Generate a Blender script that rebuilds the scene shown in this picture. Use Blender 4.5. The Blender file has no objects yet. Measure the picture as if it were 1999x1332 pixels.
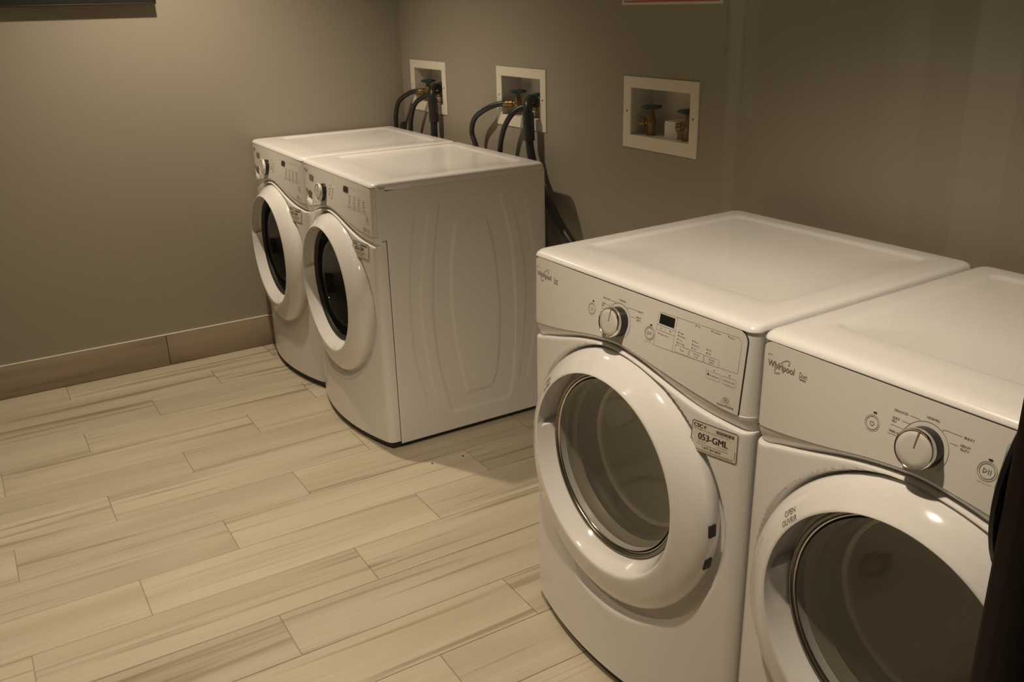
import bpy, bmesh, math, random
from mathutils import Vector, Matrix
C = bpy.context.scene.collection
S = bpy.context.scene
PI = math.pi

# ------------------------------------------------------------------ camera, world, lights, exposure
def set_camera():
    yaw, pitch, roll, F = -1.03080488, -0.36036493, -0.02531277, 1764.89
    cy, sy = math.cos(yaw), math.sin(yaw); cp, sp = math.cos(pitch), math.sin(pitch)
    f = Vector((sy*cp, cy*cp, sp)); r = Vector((cy, -sy, 0)); u = r.cross(f)
    cr, sr = math.cos(roll), math.sin(roll)
    r2 = r*cr + u*sr; u2 = u*cr - r*sr
    cd = bpy.data.cameras.new('camera'); cam = bpy.data.objects.new('camera', cd); C.objects.link(cam)
    m = Matrix.Identity(4)
    for i in range(3):
        m[i][0] = r2[i]; m[i][1] = u2[i]; m[i][2] = -f[i]
    m[0][3], m[1][3], m[2][3] = 4.08069746, -1.10540028, 1.50897976
    cam.matrix_world = m
    cd.sensor_width = 36.0; cd.lens = 36.0*F/1999.0; cd.clip_start = 0.02
    S.camera = cam
set_camera()

w = bpy.data.worlds.new('world'); S.world = w; w.use_nodes = True
w.node_tree.nodes['Background'].inputs[0].default_value = (1.0, 0.8, 0.58, 1)
w.node_tree.nodes['Background'].inputs[1].default_value = 0.0

WARM = (1.0, 0.808, 0.60)
def spot(name, loc, target, energy, angle, blend, size=0.028, col=WARM):
    d = bpy.data.lights.new(name, 'SPOT'); d.energy = energy; d.spot_size = math.radians(angle); d.spot_blend = blend
    d.shadow_soft_size = size; d.color = col
    o = bpy.data.objects.new(name, d); C.objects.link(o); o.location = loc
    o.rotation_euler = (Vector(target)-Vector(loc)).to_track_quat('-Z', 'Y').to_euler()
    return o
CEIL = 2.45
LAMPS = [((0.66, -0.34), 106, 117, 0.95), ((2.15, -1.4), 56, 92, 0.85), ((3.05, -0.60), 102, 114, 0.75)]
for (lx, ly), e, a, b in LAMPS:
    spot('downlight_lamp', (lx, ly, CEIL-0.03), (lx, ly, 0), e, a, b)
spot('added_corridor_lamp', (4.6, 0.9, 2.38), (5.0, 0.9, 0), 26, 130, 0.6, 0.06, (1.0, 0.86, 0.66))  # added unseen lamp, lights the corridor so it reflects in the door glass

S.view_settings.view_transform = 'Standard'
S.view_settings.look = 'None'
S.view_settings.exposure = 0.2
S.view_settings.gamma = 1.0
S.view_settings.use_curve_mapping = False

# ------------------------------------------------------------------ materials
def mat(name, col, rough=0.5, metal=0.0, coat=0.0, spec=0.5, bump=None, var=None):
    m = bpy.data.materials.new(name); m.use_nodes = True
    nt = m.node_tree; b = nt.nodes['Principled BSDF']
    b.inputs['Base Color'].default_value = (*col, 1); b.inputs['Roughness'].default_value = rough
    b.inputs['Metallic'].default_value = metal; b.inputs['Coat Weight'].default_value = coat
    b.inputs['Coat Roughness'].default_value = 0.08; b.inputs['Specular IOR Level'].default_value = spec
    tc = nt.nodes.new('ShaderNodeTexCoord')
    if var:
        n = nt.nodes.new('ShaderNodeTexNoise'); n.inputs['Scale'].default_value = var[0]; n.inputs['Detail'].default_value = 4
        nt.links.new(tc.outputs['Object'], n.inputs['Vector'])
        mx = nt.nodes.new('ShaderNodeMix'); mx.data_type = 'RGBA'
        mx.inputs[6].default_value = (*[c*(1-var[1]) for c in col], 1); mx.inputs[7].default_value = (*[min(1, c*(1+var[1])) for c in col], 1)
        nt.links.new(n.outputs[0], mx.inputs[0]); nt.links.new(mx.outputs[2], b.inputs['Base Color'])
    if bump:
        n = nt.nodes.new('ShaderNodeTexNoise'); n.inputs['Scale'].default_value = bump[0]; n.inputs['Detail'].default_value = 3
        nt.links.new(tc.outputs['Object'], n.inputs['Vector'])
        bp = nt.nodes.new('ShaderNodeBump'); bp.inputs['Strength'].default_value = bump[1]; bp.inputs['Distance'].default_value = 0.002
        nt.links.new(n.outputs[0], bp.inputs['Height']); nt.links.new(bp.outputs[0], b.inputs['Normal'])
    return m

def glass_mat(name, tint, gain=1.0, rough=0.0, ior=1.5):
    m = bpy.data.materials.new(name); m.use_nodes = True
    nt = m.node_tree; nt.nodes.clear()
    out = nt.nodes.new('ShaderNodeOutputMaterial'); tr = nt.nodes.new('ShaderNodeBsdfTransparent')
    gl = nt.nodes.new('ShaderNodeBsdfGlossy'); fr = nt.nodes.new('ShaderNodeFresnel'); mx = nt.nodes.new('ShaderNodeMixShader')
    mt = nt.nodes.new('ShaderNodeMath'); mt.operation = 'MULTIPLY'; mt.use_clamp = True
    tr.inputs[0].default_value = (*tint, 1); gl.inputs['Roughness'].default_value = rough
    # Schlick reflectance, the same from both sides of the sheet
    nt.nodes.remove(fr); ge = nt.nodes.new('ShaderNodeNewGeometry'); dt = nt.nodes.new('ShaderNodeVectorMath'); dt.operation = 'DOT_PRODUCT'
    nt.links.new(ge.outputs['Normal'], dt.inputs[0]); nt.links.new(ge.outputs['Incoming'], dt.inputs[1])
    def mth(op, a, b=None):
        n = nt.nodes.new('ShaderNodeMath'); n.operation = op
        for i, v in enumerate((a, b)):
            if v is None: continue
            if isinstance(v, (int, float)): n.inputs[i].default_value = v
            else: nt.links.new(v, n.inputs[i])
        return n.outputs[0]
    f0 = ((ior-1)/(ior+1))**2
    x = mth('POWER', mth('SUBTRACT', 1.0, mth('ABSOLUTE', dt.outputs['Value'])), 5.0)
    nt.links.new(mth('ADD', mth('MULTIPLY', x, 1-f0), f0), mt.inputs[0]); mt.inputs[1].default_value = gain
    nt.links.new(mt.outputs[0], mx.inputs[0])
    nt.links.new(tr.outputs[0], mx.inputs[1]); nt.links.new(gl.outputs[0], mx.inputs[2]); nt.links.new(mx.outputs[0], out.inputs[0])
    return m

def plank_mat(name, c0, c1, c2):
    m = bpy.data.materials.new(name); m.use_nodes = True
    nt = m.node_tree; L = nt.links.new; b = nt.nodes['Principled BSDF']
    N = nt.nodes.new
    tc = N('ShaderNodeTexCoord'); oi = N('ShaderNodeObjectInfo')
    off = N('ShaderNodeVectorMath'); off.operation = 'SCALE'; off.inputs[0].default_value = (13.7, 29.1, 7.3)
    L(oi.outputs['Random'], off.inputs['Scale'])
    add = N('ShaderNodeVectorMath'); add.operation = 'ADD'; L(tc.outputs['Object'], add.inputs[0]); L(off.outputs[0], add.inputs[1])
    def noise(sc, detail, dist=0.0):
        mp = N('ShaderNodeMapping'); mp.inputs['Scale'].default_value = sc; L(add.outputs[0], mp.inputs[0])
        n = N('ShaderNodeTexNoise'); n.inputs['Scale'].default_value = 1; n.inputs['Detail'].default_value = detail; n.inputs['Distortion'].default_value = dist
        L(mp.outputs[0], n.inputs['Vector']); return n
    def ramp(src, a, bb):
        r = N('ShaderNodeMapRange'); r.inputs[1].default_value = a; r.inputs[2].default_value = bb; r.interpolation_type = 'SMOOTHSTEP'; L(src, r.inputs[0]); return r.outputs[0]
    def mix(f, ca, cb):
        x = N('ShaderNodeMix'); x.data_type = 'RGBA'; L(f, x.inputs[0])
        for s, c in ((6, ca), (7, cb)):
            if isinstance(c, tuple): x.inputs[s].default_value = (*c, 1)
            else: L(c, x.inputs[s])
        return x.outputs[2]
    broad = noise((9, 0.9, 5), 3, 0.3); streak = noise((26, 0.75, 9), 4, 0.9); fine = noise((120, 2.5, 40), 3)
    col = mix(ramp(broad.outputs[0], 0.32, 0.68), c0, c1)
    st = ramp(streak.outputs[0], 0.52, 0.74)
    col = mix(st, col, c2)
    fm = N('ShaderNodeMix'); fm.data_type = 'RGBA'; fm.blend_type = 'MULTIPLY'; fm.inputs[0].default_value = 0.22
    L(col, fm.inputs[6]); L(fine.outputs[0], fm.inputs[7])
    hs = N('ShaderNodeHueSaturation'); L(fm.outputs[2], hs.inputs['Color'])
    rv = N('ShaderNodeMapRange'); rv.inputs[3].default_value = 0.94; rv.inputs[4].default_value = 1.07; L(oi.outputs['Random'], rv.inputs[0]); L(rv.outputs[0], hs.inputs['Value'])
    L(hs.outputs[0], b.inputs['Base Color'])
    b.inputs['Roughness'].default_value = 0.42; b.inputs['Specular IOR Level'].default_value = 0.35
    bp = N('ShaderNodeBump'); bp.inputs['Strength'].default_value = 0.12; bp.inputs['Distance'].default_value = 0.001
    L(fine.outputs[0], bp.inputs['Height']); L(bp.outputs[0], b.inputs['Normal'])
    return m

M = dict(
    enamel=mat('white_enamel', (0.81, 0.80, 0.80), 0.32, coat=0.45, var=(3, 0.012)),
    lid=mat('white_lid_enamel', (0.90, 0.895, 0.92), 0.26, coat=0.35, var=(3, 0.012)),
    plastic=mat('white_glossy_plastic', (0.85, 0.84, 0.845), 0.10, coat=0.6, var=(3, 0.01)),
    panel=mat('control_panel_plastic', (0.76, 0.74, 0.715), 0.42, var=(4, 0.012)),
    knobface=mat('knob_face_satin', (0.72, 0.70, 0.67), 0.35, var=(20, 0.02)),
    chrome=mat('chrome', (0.72, 0.70, 0.66), 0.14, metal=1.0, var=(12, 0.02)),
    black=mat('black_plastic', (0.012, 0.013, 0.014), 0.28, var=(30, 0.1)),
    gap=mat('dark_gap_shade', (0.035, 0.028, 0.022), 0.7, var=(30, 0.1)),  # dark colour standing in for shade in the panel seams
    print=mat('grey_print', (0.20, 0.175, 0.145), 0.6, var=(60, 0.05)),
    printlight=mat('light_grey_print', (0.40, 0.37, 0.32), 0.6, var=(60, 0.05)),
    ink=mat('black_print', (0.035, 0.03, 0.028), 0.6, var=(60, 0.05)),
    blue=mat('blue_print', (0.05, 0.16, 0.26), 0.6, var=(60, 0.05)),
    green=mat('green_print', (0.15, 0.30, 0.12), 0.6, var=(60, 0.05)),
    greyplate=mat('grey_window_plate', (0.21, 0.19, 0.15), 0.4, var=(60, 0.05)),
    greyplastic=mat('grey_pull_plastic', (0.40, 0.37, 0.36), 0.45, var=(20, 0.02)),
    rim=mat('dark_metal_rim', (0.24, 0.22, 0.19), 0.25, metal=0.9, var=(12, 0.05)),
    sticker=mat('sticker_paper', (0.74, 0.69, 0.62), 0.55, var=(40, 0.015)),
    steel=mat('drum_steel', (0.78, 0.76, 0.71), 0.45, metal=0.15, var=(10, 0.03)),
    tunnel=mat('grey_door_liner', (0.30, 0.29, 0.27), 0.35, var=(10, 0.04)),
    rubber=mat('dark_rubber', (0.018, 0.017, 0.015), 0.55, var=(20, 0.1)),
    hose=mat('black_hose_rubber', (0.014, 0.016, 0.015), 0.38, var=(30, 0.1)),
    boxwhite=mat('white_outlet_plastic', (0.80, 0.75, 0.64), 0.45, var=(10, 0.012)),
    boxin=mat('outlet_box_inside', (0.66, 0.62, 0.54), 0.5, var=(10, 0.02)),
    brass=mat('brass', (0.27, 0.185, 0.085), 0.42, metal=0.9, var=(50, 0.1)),
    copper=mat('copper_pipe', (0.34, 0.19, 0.09), 0.45, metal=0.9, var=(50, 0.1)),
    wheel=mat('teal_valve_wheel', (0.010, 0.055, 0.060), 0.5, var=(50, 0.1)),
    wallp=mat('grey_wall_paint', (0.35, 0.318, 0.262), 0.75, spec=0.25, bump=(160, 0.06), var=(1.2, 0.02)),
    wallb=mat('grey_wall_paint_back', (0.34, 0.308, 0.252), 0.75, spec=0.25, bump=(160, 0.06), var=(1.2, 0.02)),
    ceil=mat('ceiling_paint', (0.62, 0.57, 0.45), 0.85, var=(2, 0.01)),
    grout=mat('floor_grout', (0.45, 0.38, 0.275), 0.8, var=(40, 0.06)),
    caulk=mat('pale_caulk_bead', (0.72, 0.69, 0.62), 0.5, var=(20, 0.02)),
    wood=mat('dark_red_wood', (0.016, 0.005, 0.005), 0.4, var=(14, 0.3)),
    blackmetal=mat('black_door_hardware', (0.010, 0.012, 0.016), 0.35, var=(30, 0.1)),
    gold=mat('bronze_strip', (0.10, 0.075, 0.035), 0.4, metal=0.7, var=(30, 0.1)),
    screen=mat('black_board_face', (0.010, 0.012, 0.010), 0.5, var=(30, 0.1)),
    framewood=mat('board_frame_wood', (0.030, 0.015, 0.010), 0.45, var=(30, 0.2)),
    paper=mat('notice_paper', (0.68, 0.63, 0.56), 0.7, var=(30, 0.015)),
    red=mat('red_print', (0.42, 0.09, 0.07), 0.6, var=(30, 0.03)),
    corr=mat('corridor_paint', (0.34, 0.33, 0.30), 0.8, var=(2, 0.02)),
    corrpale=mat('corridor_trim_paint', (0.72, 0.72, 0.68), 0.6, var=(2, 0.02)),
    corrdark=mat('corridor_dark_panel', (0.05, 0.045, 0.04), 0.7, var=(2, 0.05)),
    corrblue=mat('reflected_blue_strip', (0.30, 0.42, 0.46), 0.4, var=(2, 0.05)),
    carpet=mat('corridor_carpet', (0.09, 0.08, 0.07), 0.95, bump=(300, 0.3), var=(80, 0.2)),
    lampglow=None,
    crumb=mat('red_brown_crumb', (0.22, 0.05, 0.03), 0.8, var=(200, 0.2)),
    glass=glass_mat('door_pane_glass', (0.97, 0.98, 0.965), 1.0),
    dglass=glass_mat('dryer_window_glass', (0.80, 0.78, 0.72), 3.0, 0.03),
    wglass=glass_mat('washer_window_glass', (0.45, 0.44, 0.41), 2.2, 0.01),
    plank=plank_mat('wood_look_tile', (0.53, 0.465, 0.355), (0.62, 0.557, 0.44), (0.33, 0.275, 0.19)),
    base=plank_mat('wood_look_base_tile', (0.37, 0.305, 0.22), (0.44, 0.365, 0.27), (0.28, 0.22, 0.155)),
)
lg = bpy.data.materials.new('lamp_lens'); lg.use_nodes = True
lg.node_tree.nodes['Principled BSDF'].inputs['Emission Color'].default_value = (1.0, 0.82, 0.58, 1)
lg.node_tree.nodes['Principled BSDF'].inputs['Emission Strength'].default_value = 6.0
M['lampglow'] = lg

# ------------------------------------------------------------------ helpers
def tag(o, label=None, cat=None, group=None, kind=None):
    if label: o['label'] = label
    if cat: o['category'] = cat
    if group: o['group'] = group
    if kind: o['kind'] = kind
    return o
def empty(name, loc=(0, 0, 0), rz=0.0):
    o = bpy.data.objects.new(name, None); C.objects.link(o); o.location = loc; o.rotation_euler = (0, 0, rz); o.empty_display_size = 0.05
    return o
def link(name, me, m, parent=None, sharp=35):
    if m is not None: me.materials.append(m)
    o = bpy.data.objects.new(name, me); C.objects.link(o)
    if parent: o.parent = parent
    if sharp is not None and len(me.polygons):
        me.polygons.foreach_set('use_smooth', [True]*len(me.polygons)); me.set_sharp_from_angle(angle=math.radians(sharp))
    return o
def obj(name, bm, m, parent=None, sharp=35, normals=False):
    if normals: bmesh.ops.recalc_face_normals(bm, faces=bm.faces)
    me = bpy.data.meshes.new(name); bm.to_mesh(me); bm.free()
    return link(name, me, m, parent, sharp)
def box(bm, x0, x1, y0, y1, z0, z1, bev=0.0):
    vs = [bm.verts.new((x, y, z)) for z in (z0, z1) for y in (y0, y1) for x in (x0, x1)]
    fs = [bm.faces.new([vs[i] for i in q]) for q in ((0, 2, 3, 1), (4, 5, 7, 6), (0, 1, 5, 4), (2, 6, 7, 3), (0, 4, 6, 2), (1, 3, 7, 5))]
    if bev:
        es = list({e for f in fs for e in f.edges})
        bmesh.ops.bevel(bm, geom=es, offset=bev, segments=2, affect='EDGES', profile=0.5)
def boxobj(name, x0, x1, y0, y1, z0, z1, m, parent=None, bev=0.0):
    bm = bmesh.new(); box(bm, x0, x1, y0, y1, z0, z1, bev); return obj(name, bm, m, parent)
def grid(bm, P, closed_u=False):
    V = [[bm.verts.new(p) for p in row] for row in P]
    nu = len(V[0])
    for i in range(len(V)-1):
        for j in range(nu if closed_u else nu-1):
            k = (j+1) % nu
            bm.faces.new((V[i][j], V[i][k], V[i+1][k], V[i+1][j]))
    return V
def catmull(pts, n=10):
    P = [Vector(p) for p in pts]; P = [2*P[0]-P[1]]+P+[2*P[-1]-P[-2]]; out = []
    for i in range(1, len(P)-2):
        for k in range(n):
            t = k/n; a, b, c, d = P[i-1:i+3]
            out.append(0.5*((2*b)+(c-a)*t+(2*a-5*b+4*c-d)*t*t+(3*b-a-3*c+d)*t**3))
    out.append(P[-2]); return out
def tube(bm, path, r, n=14, caps=True):
    path = [Vector(p) for p in path]; rings = []
    T = (path[1]-path[0]).normalized(); up = Vector((0, 0, 1)) if abs(T.z) < 0.9 else Vector((1, 0, 0))
    Nn = T.cross(up).normalized()
    for i, p in enumerate(path):
        t = (path[min(i+1, len(path)-1)]-path[max(i-1, 0)]).normalized()
        Nn = (Nn-t*Nn.dot(t)).normalized(); B = t.cross(Nn)
        rr = r(i/(len(path)-1)) if callable(r) else r
        rings.append([bm.verts.new(p+(Nn*math.cos(2*PI*k/n)+B*math.sin(2*PI*k/n))*rr) for k in range(n)])
    for a, b in zip(rings, rings[1:]):
        for k in range(n): bm.faces.new((a[k], a[(k+1) % n], b[(k+1) % n], b[k]))
    if caps: bm.faces.new(rings[0][::-1]); bm.faces.new(rings[-1])
def lathe(bm, prof, o, ax, n=32, start=None):
    """prof: (radius, height along ax)"""
    ax = Vector(ax).normalized(); u = ax.orthogonal().normalized(); v = ax.cross(u); o = Vector(o)
    P = []
    for r, h in prof:
        P.append([o+ax*h+(u*math.cos(2*PI*k/n)+v*math.sin(2*PI*k/n))*max(r, 1e-5) for k in range(n)])
    grid(bm, P, True)
def lerp_tab(x, T):
    if x <= T[0][0]: return T[0][1]
    for (a, fa), (b, fb) in zip(T, T[1:]):
        if x <= b: return fa+(fb-fa)*(x-a)/(b-a)
    return T[-1][1]
def hermite_tab(x, T):
    """smooth monotone-ish interpolation"""
    n = len(T)
    if x <= T[0][0]: return T[0][1]
    if x >= T[-1][0]: return T[-1][1]
    for i in range(n-1):
        if x <= T[i+1][0]: break
    h = T[i+1][0]-T[i][0]; t = (x-T[i][0])/h
    def sl(k):
        if k == 0: return (T[1][1]-T[0][1])/(T[1][0]-T[0][0])
        if k == n-1: return (T[-1][1]-T[-2][1])/(T[-1][0]-T[-2][0])
        return (T[k+1][1]-T[k-1][1])/(T[k+1][0]-T[k-1][0])
    m0, m1 = sl(i)*h, sl(i+1)*h
    return (2*t**3-3*t*t+1)*T[i][1]+(t**3-2*t*t+t)*m0+(-2*t**3+3*t*t)*T[i+1][1]+(t**3-t*t)*m1
def sstep(a, b, x):
    t = max(0.0, min(1.0, (x-a)/(b-a))); return t*t*(3-2*t)

# ------------------------------------------------------------------ room shell
XL, XR, YF, YB = 0.010, 3.86, -2.7, 0.767
root = empty('floor'); tag(root, 'floor of pale wood look tiles in staggered rows', kind='structure')
boxobj('grout_bed', XL, XR, YF, YB, -0.04, -0.0035, M['grout'], root)
ROW, LEN, X0 = 0.186, 0.8625, 0.187
plank_cache = {}
def plank(x0, x1, y0, y1):
    g = 0.0010
    key = (round(x1-x0, 4), round(y1-y0, 4))
    if key not in plank_cache:
        bm = bmesh.new(); a, b = (x1-x0)/2-g, (y1-y0)/2-g; c = 0.0012
        top = [bm.verts.new((sx*(a-c), sy*(b-c), 0)) for sx, sy in ((-1, -1), (1, -1), (1, 1), (-1, 1))]
        mid = [bm.verts.new((sx*a, sy*b, -c)) for sx, sy in ((-1, -1), (1, -1), (1, 1), (-1, 1))]
        bot = [bm.verts.new((sx*a, sy*b, -0.008)) for sx, sy in ((-1, -1), (1, -1), (1, 1), (-1, 1))]
        bm.faces.new(top)
        for i in range(4):
            j = (i+1) % 4
            bm.faces.new((mid[i], mid[j], top[j], top[i])); bm.faces.new((bot[i], bot[j], mid[j], mid[i]))
        me = bpy.data.meshes.new('plank'); bm.to_mesh(me); bm.free(); me.materials.append(M['plank']); plank_cache[key] = me
    o = bpy.data.objects.new('plank', plank_cache[key]); C.objects.link(o); o.parent = root
    o.location = ((x0+x1)/2, (y0+y1)/2, 0)
for k in range(-1, 21):
    xa, xb = max(XL, X0+ROW*k), min(XR, X0+ROW*(k+1))
    if xb-xa < 0.01: continue
    y = (-0.34, -0.628, -0.912)[k % 3]-3*LEN
    while y < YB:
        ya, yb = max(YF, y), min(YB, y+LEN)
        if yb-ya > 0.01: plank(xa, xb, ya, yb)
        y += LEN

def wallbox(name, a, label, m):
    o = boxobj(name, *a, m); tag(o, label, kind='structure'); return o
wallbox('wall_left', (XL-0.1, XL, YF, YB+0.12, -0.04, CEIL), 'grey painted wall at the left', M['wallp'])
wallbox('wall_front', (XL-0.1, XR+0.04, YF-0.1, YF, -0.04, CEIL), 'grey painted wall facing the machines', M['wallp'])
wallbox('ceiling', (XL-0.1, 5.6, YF-0.1, 3.2, CEIL, CEIL+0.08), 'plain painted ceiling', M['ceil'])
# back wall with three cut openings for the outlet boxes
BOXES = [(0.108, 1.043), (0.893, 1.048), (1.701, 1.053)]      # flange left, flange bottom
FW, FH = 0.352, 0.223
IN = (0.039, 0.315, 0.041, 0.188)                              # opening inside flange: x0, x1, z0, z1
bm = bmesh.new()
xs = [XL-0.1]; zs_all = [-0.04, CEIL]
cuts = []
for bx, bz in BOXES: cuts.append((bx+IN[0]-0.004, bx+IN[1]+0.004, bz+IN[2]-0.004, bz+IN[3]+0.004))
prev = XL-0.1
def quad(bm, x0, x1, z0, z1, y): bm.faces.new([bm.verts.new(p) for p in ((x0, y, z0), (x1, y, z0), (x1, y, z1), (x0, y, z1))])
for c in cuts:
    quad(bm, prev, c[0], -0.04, CEIL, YB); quad(bm, c[0], c[1], -0.04, c[2], YB); quad(bm, c[0], c[1], c[3], CEIL, YB); prev = c[1]
quad(bm, prev, XR+0.04, -0.04, CEIL, YB)
quad(bm, XR+0.04, XL-0.1, -0.04, CEIL, YB+0.12)
tag(obj('wall_back', bm, M['wallb'], None, None), 'grey painted wall behind the machines with three cut openings', kind='structure')

# tile baseboards
def baseboard(name, label, horizontal, joints):
    r = empty(name); tag(r, label, kind='structure')
    for a, b in zip(joints, joints[1:]):
        bm = bmesh.new(); L = b-a-0.003
        if horizontal: box(bm, -L/2, L/2, -0.011, 0.0, 0.002, 0.142, 0.001)
        else: box(bm, 0, 0.011, -L/2, L/2, 0.002, 0.142, 0.001)
        o = obj('tile', bm, M['base'], r); o.location = ((a+b)/2, YB, 0) if horizontal else (XL, (a+b)/2, 0)
    if horizontal: boxobj('caulk_bead', joints[0], joints[-1], YB-0.0115, YB, 0.142, 0.147, M['caulk'], r, 0.0015)
    else: boxobj('caulk_bead', XL, XL+0.0115, joints[0], joints[-1], 0.142, 0.147, M['caulk'], r, 0.0015)
baseboard('baseboard_left', 'brown wood look tile skirting along the left wall', False, [YF, -2.2, -1.3375, -0.475, 0.3875, YB-0.012])
baseboard('baseboard_back', 'brown wood look tile skirting behind the machines', True, [XL, 0.80, 1.66, 2.52, 3.38, XR-0.04])

# right wall with glazed door, corridor beyond (camera stands there)
DY0, DY1 = -1.56, -0.6555          # glass edges
wallbox('wall_right', (XR-0.04, XR+0.04, -0.50, YB+0.12, -0.04, CEIL), 'wall between laundry room and corridor', M['corrdark'])
wallbox('wall_right_near', (XR-0.04, XR+0.04, YF-0.1, DY0-0.15, -0.04, CEIL), 'wall beside the glazed door', M['corrdark'])
door = empty('door_1', (0, 0, 0)); tag(door, 'glazed door with dark red-brown wooden frame', kind='structure')
boxobj('stile', XR-0.012, XR+0.022, DY1, DY1+0.105, 0.0, 2.10, M['wood'], door, 0.003)
boxobj('glazing_bead', XR+0.022, XR+0.026, DY1+0.030, DY1+0.036, 0.0, 2.10, M['gold'], door, 0.001)
boxobj('jamb', XR-0.04, XR+0.055, DY1+0.108, -0.50, -0.04, 2.16, M['wood'], door, 0.003)
boxobj('stile', XR-0.012, XR+0.022, DY0-0.105, DY0, 0.0, 2.10, M['wood'], door, 0.003)
boxobj('jamb', XR-0.04, XR+0.055, DY0-0.15, DY0-0.108, -0.04, 2.16, M['wood'], door, 0.003)
boxobj('top_rail', XR-0.012, XR+0.022, DY0, DY1, 1.98, 2.10, M['wood'], door, 0.003)
boxobj('bottom_rail', XR-0.012, XR+0.022, DY0, DY1, 0.0, 0.20, M['wood'], door, 0.003)
boxobj('glass_pane', XR-0.002, XR+0.002, DY0, DY1, 0.20, 1.98, M['glass'], door)
wallbox('wall_over_door', (XR-0.04, XR+0.04, DY0-0.15, -0.50, 2.16, CEIL), 'wall over the glazed door', M['corrdark'])
bm = bmesh.new()
lathe(bm, [(0.0, 0.0), (0.077, 0.0), (0.079, 0.002), (0.0785, 0.005), (0.073, 0.008), (0.050, 0.010), (0.0, 0.011)], (XR-0.012, -0.577, 1.2395), (-1, 0, 0), 48)
obj('door_handle', bm, M['blackmetal'], door, 50)
# corridor
wallbox('floor_corridor', (XR, 5.6, YF-0.1, 3.2, -0.06, -0.005), 'dark corridor carpet', M['carpet'])
wallbox('wall_corridor', (5.4, 5.5, YF-0.1, 0.64, -0.04, CEIL), 'pale corridor wall across from the laundry door', M['corr'])
wallbox('wall_corridor_dark', (5.44, 5.54, 0.64, 3.2, -0.04, CEIL), 'dark corridor wall panels', M['corrdark'])
for i, (a, b, z0, mm) in enumerate(((0.60, 0.645, -0.04, 'corrpale'), (1.275, 1.40, -0.04, 'corr'), (1.71, 1.90, -0.04, 'corrpale'))):  # unseen uprights placed to reflect as vertical bands in the glass
    wallbox('trim_%d' % (i+1), (5.39, 5.44, a, b, z0, CEIL), 'upright trim added to reflect in the door glass', M[mm])
wallbox('reflected_strip', (5.425, 5.44, 0.69, 0.732, 1.20, 2.2), 'narrow blue strip added to reflect in the door glass', M['corrblue'])  # unseen strip added so the pane reflects a short bluish band
wallbox('wall_corridor_end', (XR-0.04, 5.6, 3.2, 3.3, -0.04, CEIL), 'end of the corridor', M['corrdark'])
wallbox('wall_corridor_near', (XR-0.04, 5.6, YF-0.2, YF-0.1, -0.04, CEIL), 'near end of the corridor', M['corrdark'])
wallbox('wall_corridor_side', (XR-0.04, XR+0.04, YB+0.12, 3.2, -0.04, CEIL), 'corridor wall past the laundry room', M['corrdark'])
# ceiling downlights (lamps themselves are at the top)
for i, ((lx, ly), e, a, b) in enumerate(LAMPS):
    t = empty('ceiling_light', (lx, ly, CEIL))
    tag(t, ['round recessed downlight over the left washers', 'round recessed downlight over the middle floor', 'round recessed downlight over the right dryers'][i], 'ceiling light', 'recessed downlights')
    bm = bmesh.new(); lathe(bm, [(0.052, 0.001), (0.055, -0.003), (0.075, -0.006), (0.082, -0.003), (0.083, 0.002)], (0, 0, 0), (0, 0, 1), 32); obj('trim_ring', bm, M['corrpale'], t)
    bm = bmesh.new(); lathe(bm, [(0.0, 0.0015), (0.052, 0.0015)], (0, 0, 0), (0, 0, 1), 32); obj('lens', bm, M['lampglow'], t)

# ------------------------------------------------------------------ laundry machine
W, D, H = 0.686, 0.672, 0.965
XC, ZC, ZO = W/2, 0.553, 0.520      # window centre and (lower) door ring centre
RC = 0.021
BT = [(0.0, 0.060), (0.30, 0.055), (0.62, 0.052), (0.80, 0.030), (0.95, 0.003), (0.97, 0.0)]
def bow(z): return hermite_tab(z, BT)
def corner(x):
    d = min(x, W-x)
    if d >= RC: return 0.0
    d = max(d, 0.0); return RC-math.sqrt(max(0.0, RC*RC-(RC-d)**2))
def surf(x, z):
    u = 2*x/W-1
    return -bow(z)*(1-min(1.0, u*u))+corner(x)
CON = [(0.0, .786), (.03, .788), (.07, .794), (.165, .811), (.247, .827), (.312, .8345), (.345, .8355), (.40, .829), (.453, .8205), (.57, .798), (.638, .787), (.662, .785), (W, .785)]
RID = [(0.0, .750), (.03, .753), (.057, .762), (.11, .777), (.2, .803), (.26, .815), (.31, .8205), (.345, .8205), (.41, .811), (.5, .786), (.575, .766), (.64, .756), (.672, .7525), (W, .7525)]
def zcon(x): return hermite_tab(x, CON)
def zrid(x): return hermite_tab(x, RID)
def colx(n):
    xs = [RC*(1-math.cos(PI/2*i/7)) for i in range(8)]
    a = xs[-1]; mid = [a+(W-2*a)*i/n for i in range(1, n)]
    return xs+mid+[W-x for x in reversed(xs)]
def pocket(x, z):      # detergent drawer pull pocket (washers)
    return 0.030*sstep(0.010, 0.016, x)*(1-sstep(0.112, 0.118, x))*sstep(0.806, 0.833, z)*(1-sstep(0.848, 0.853, z))

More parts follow.
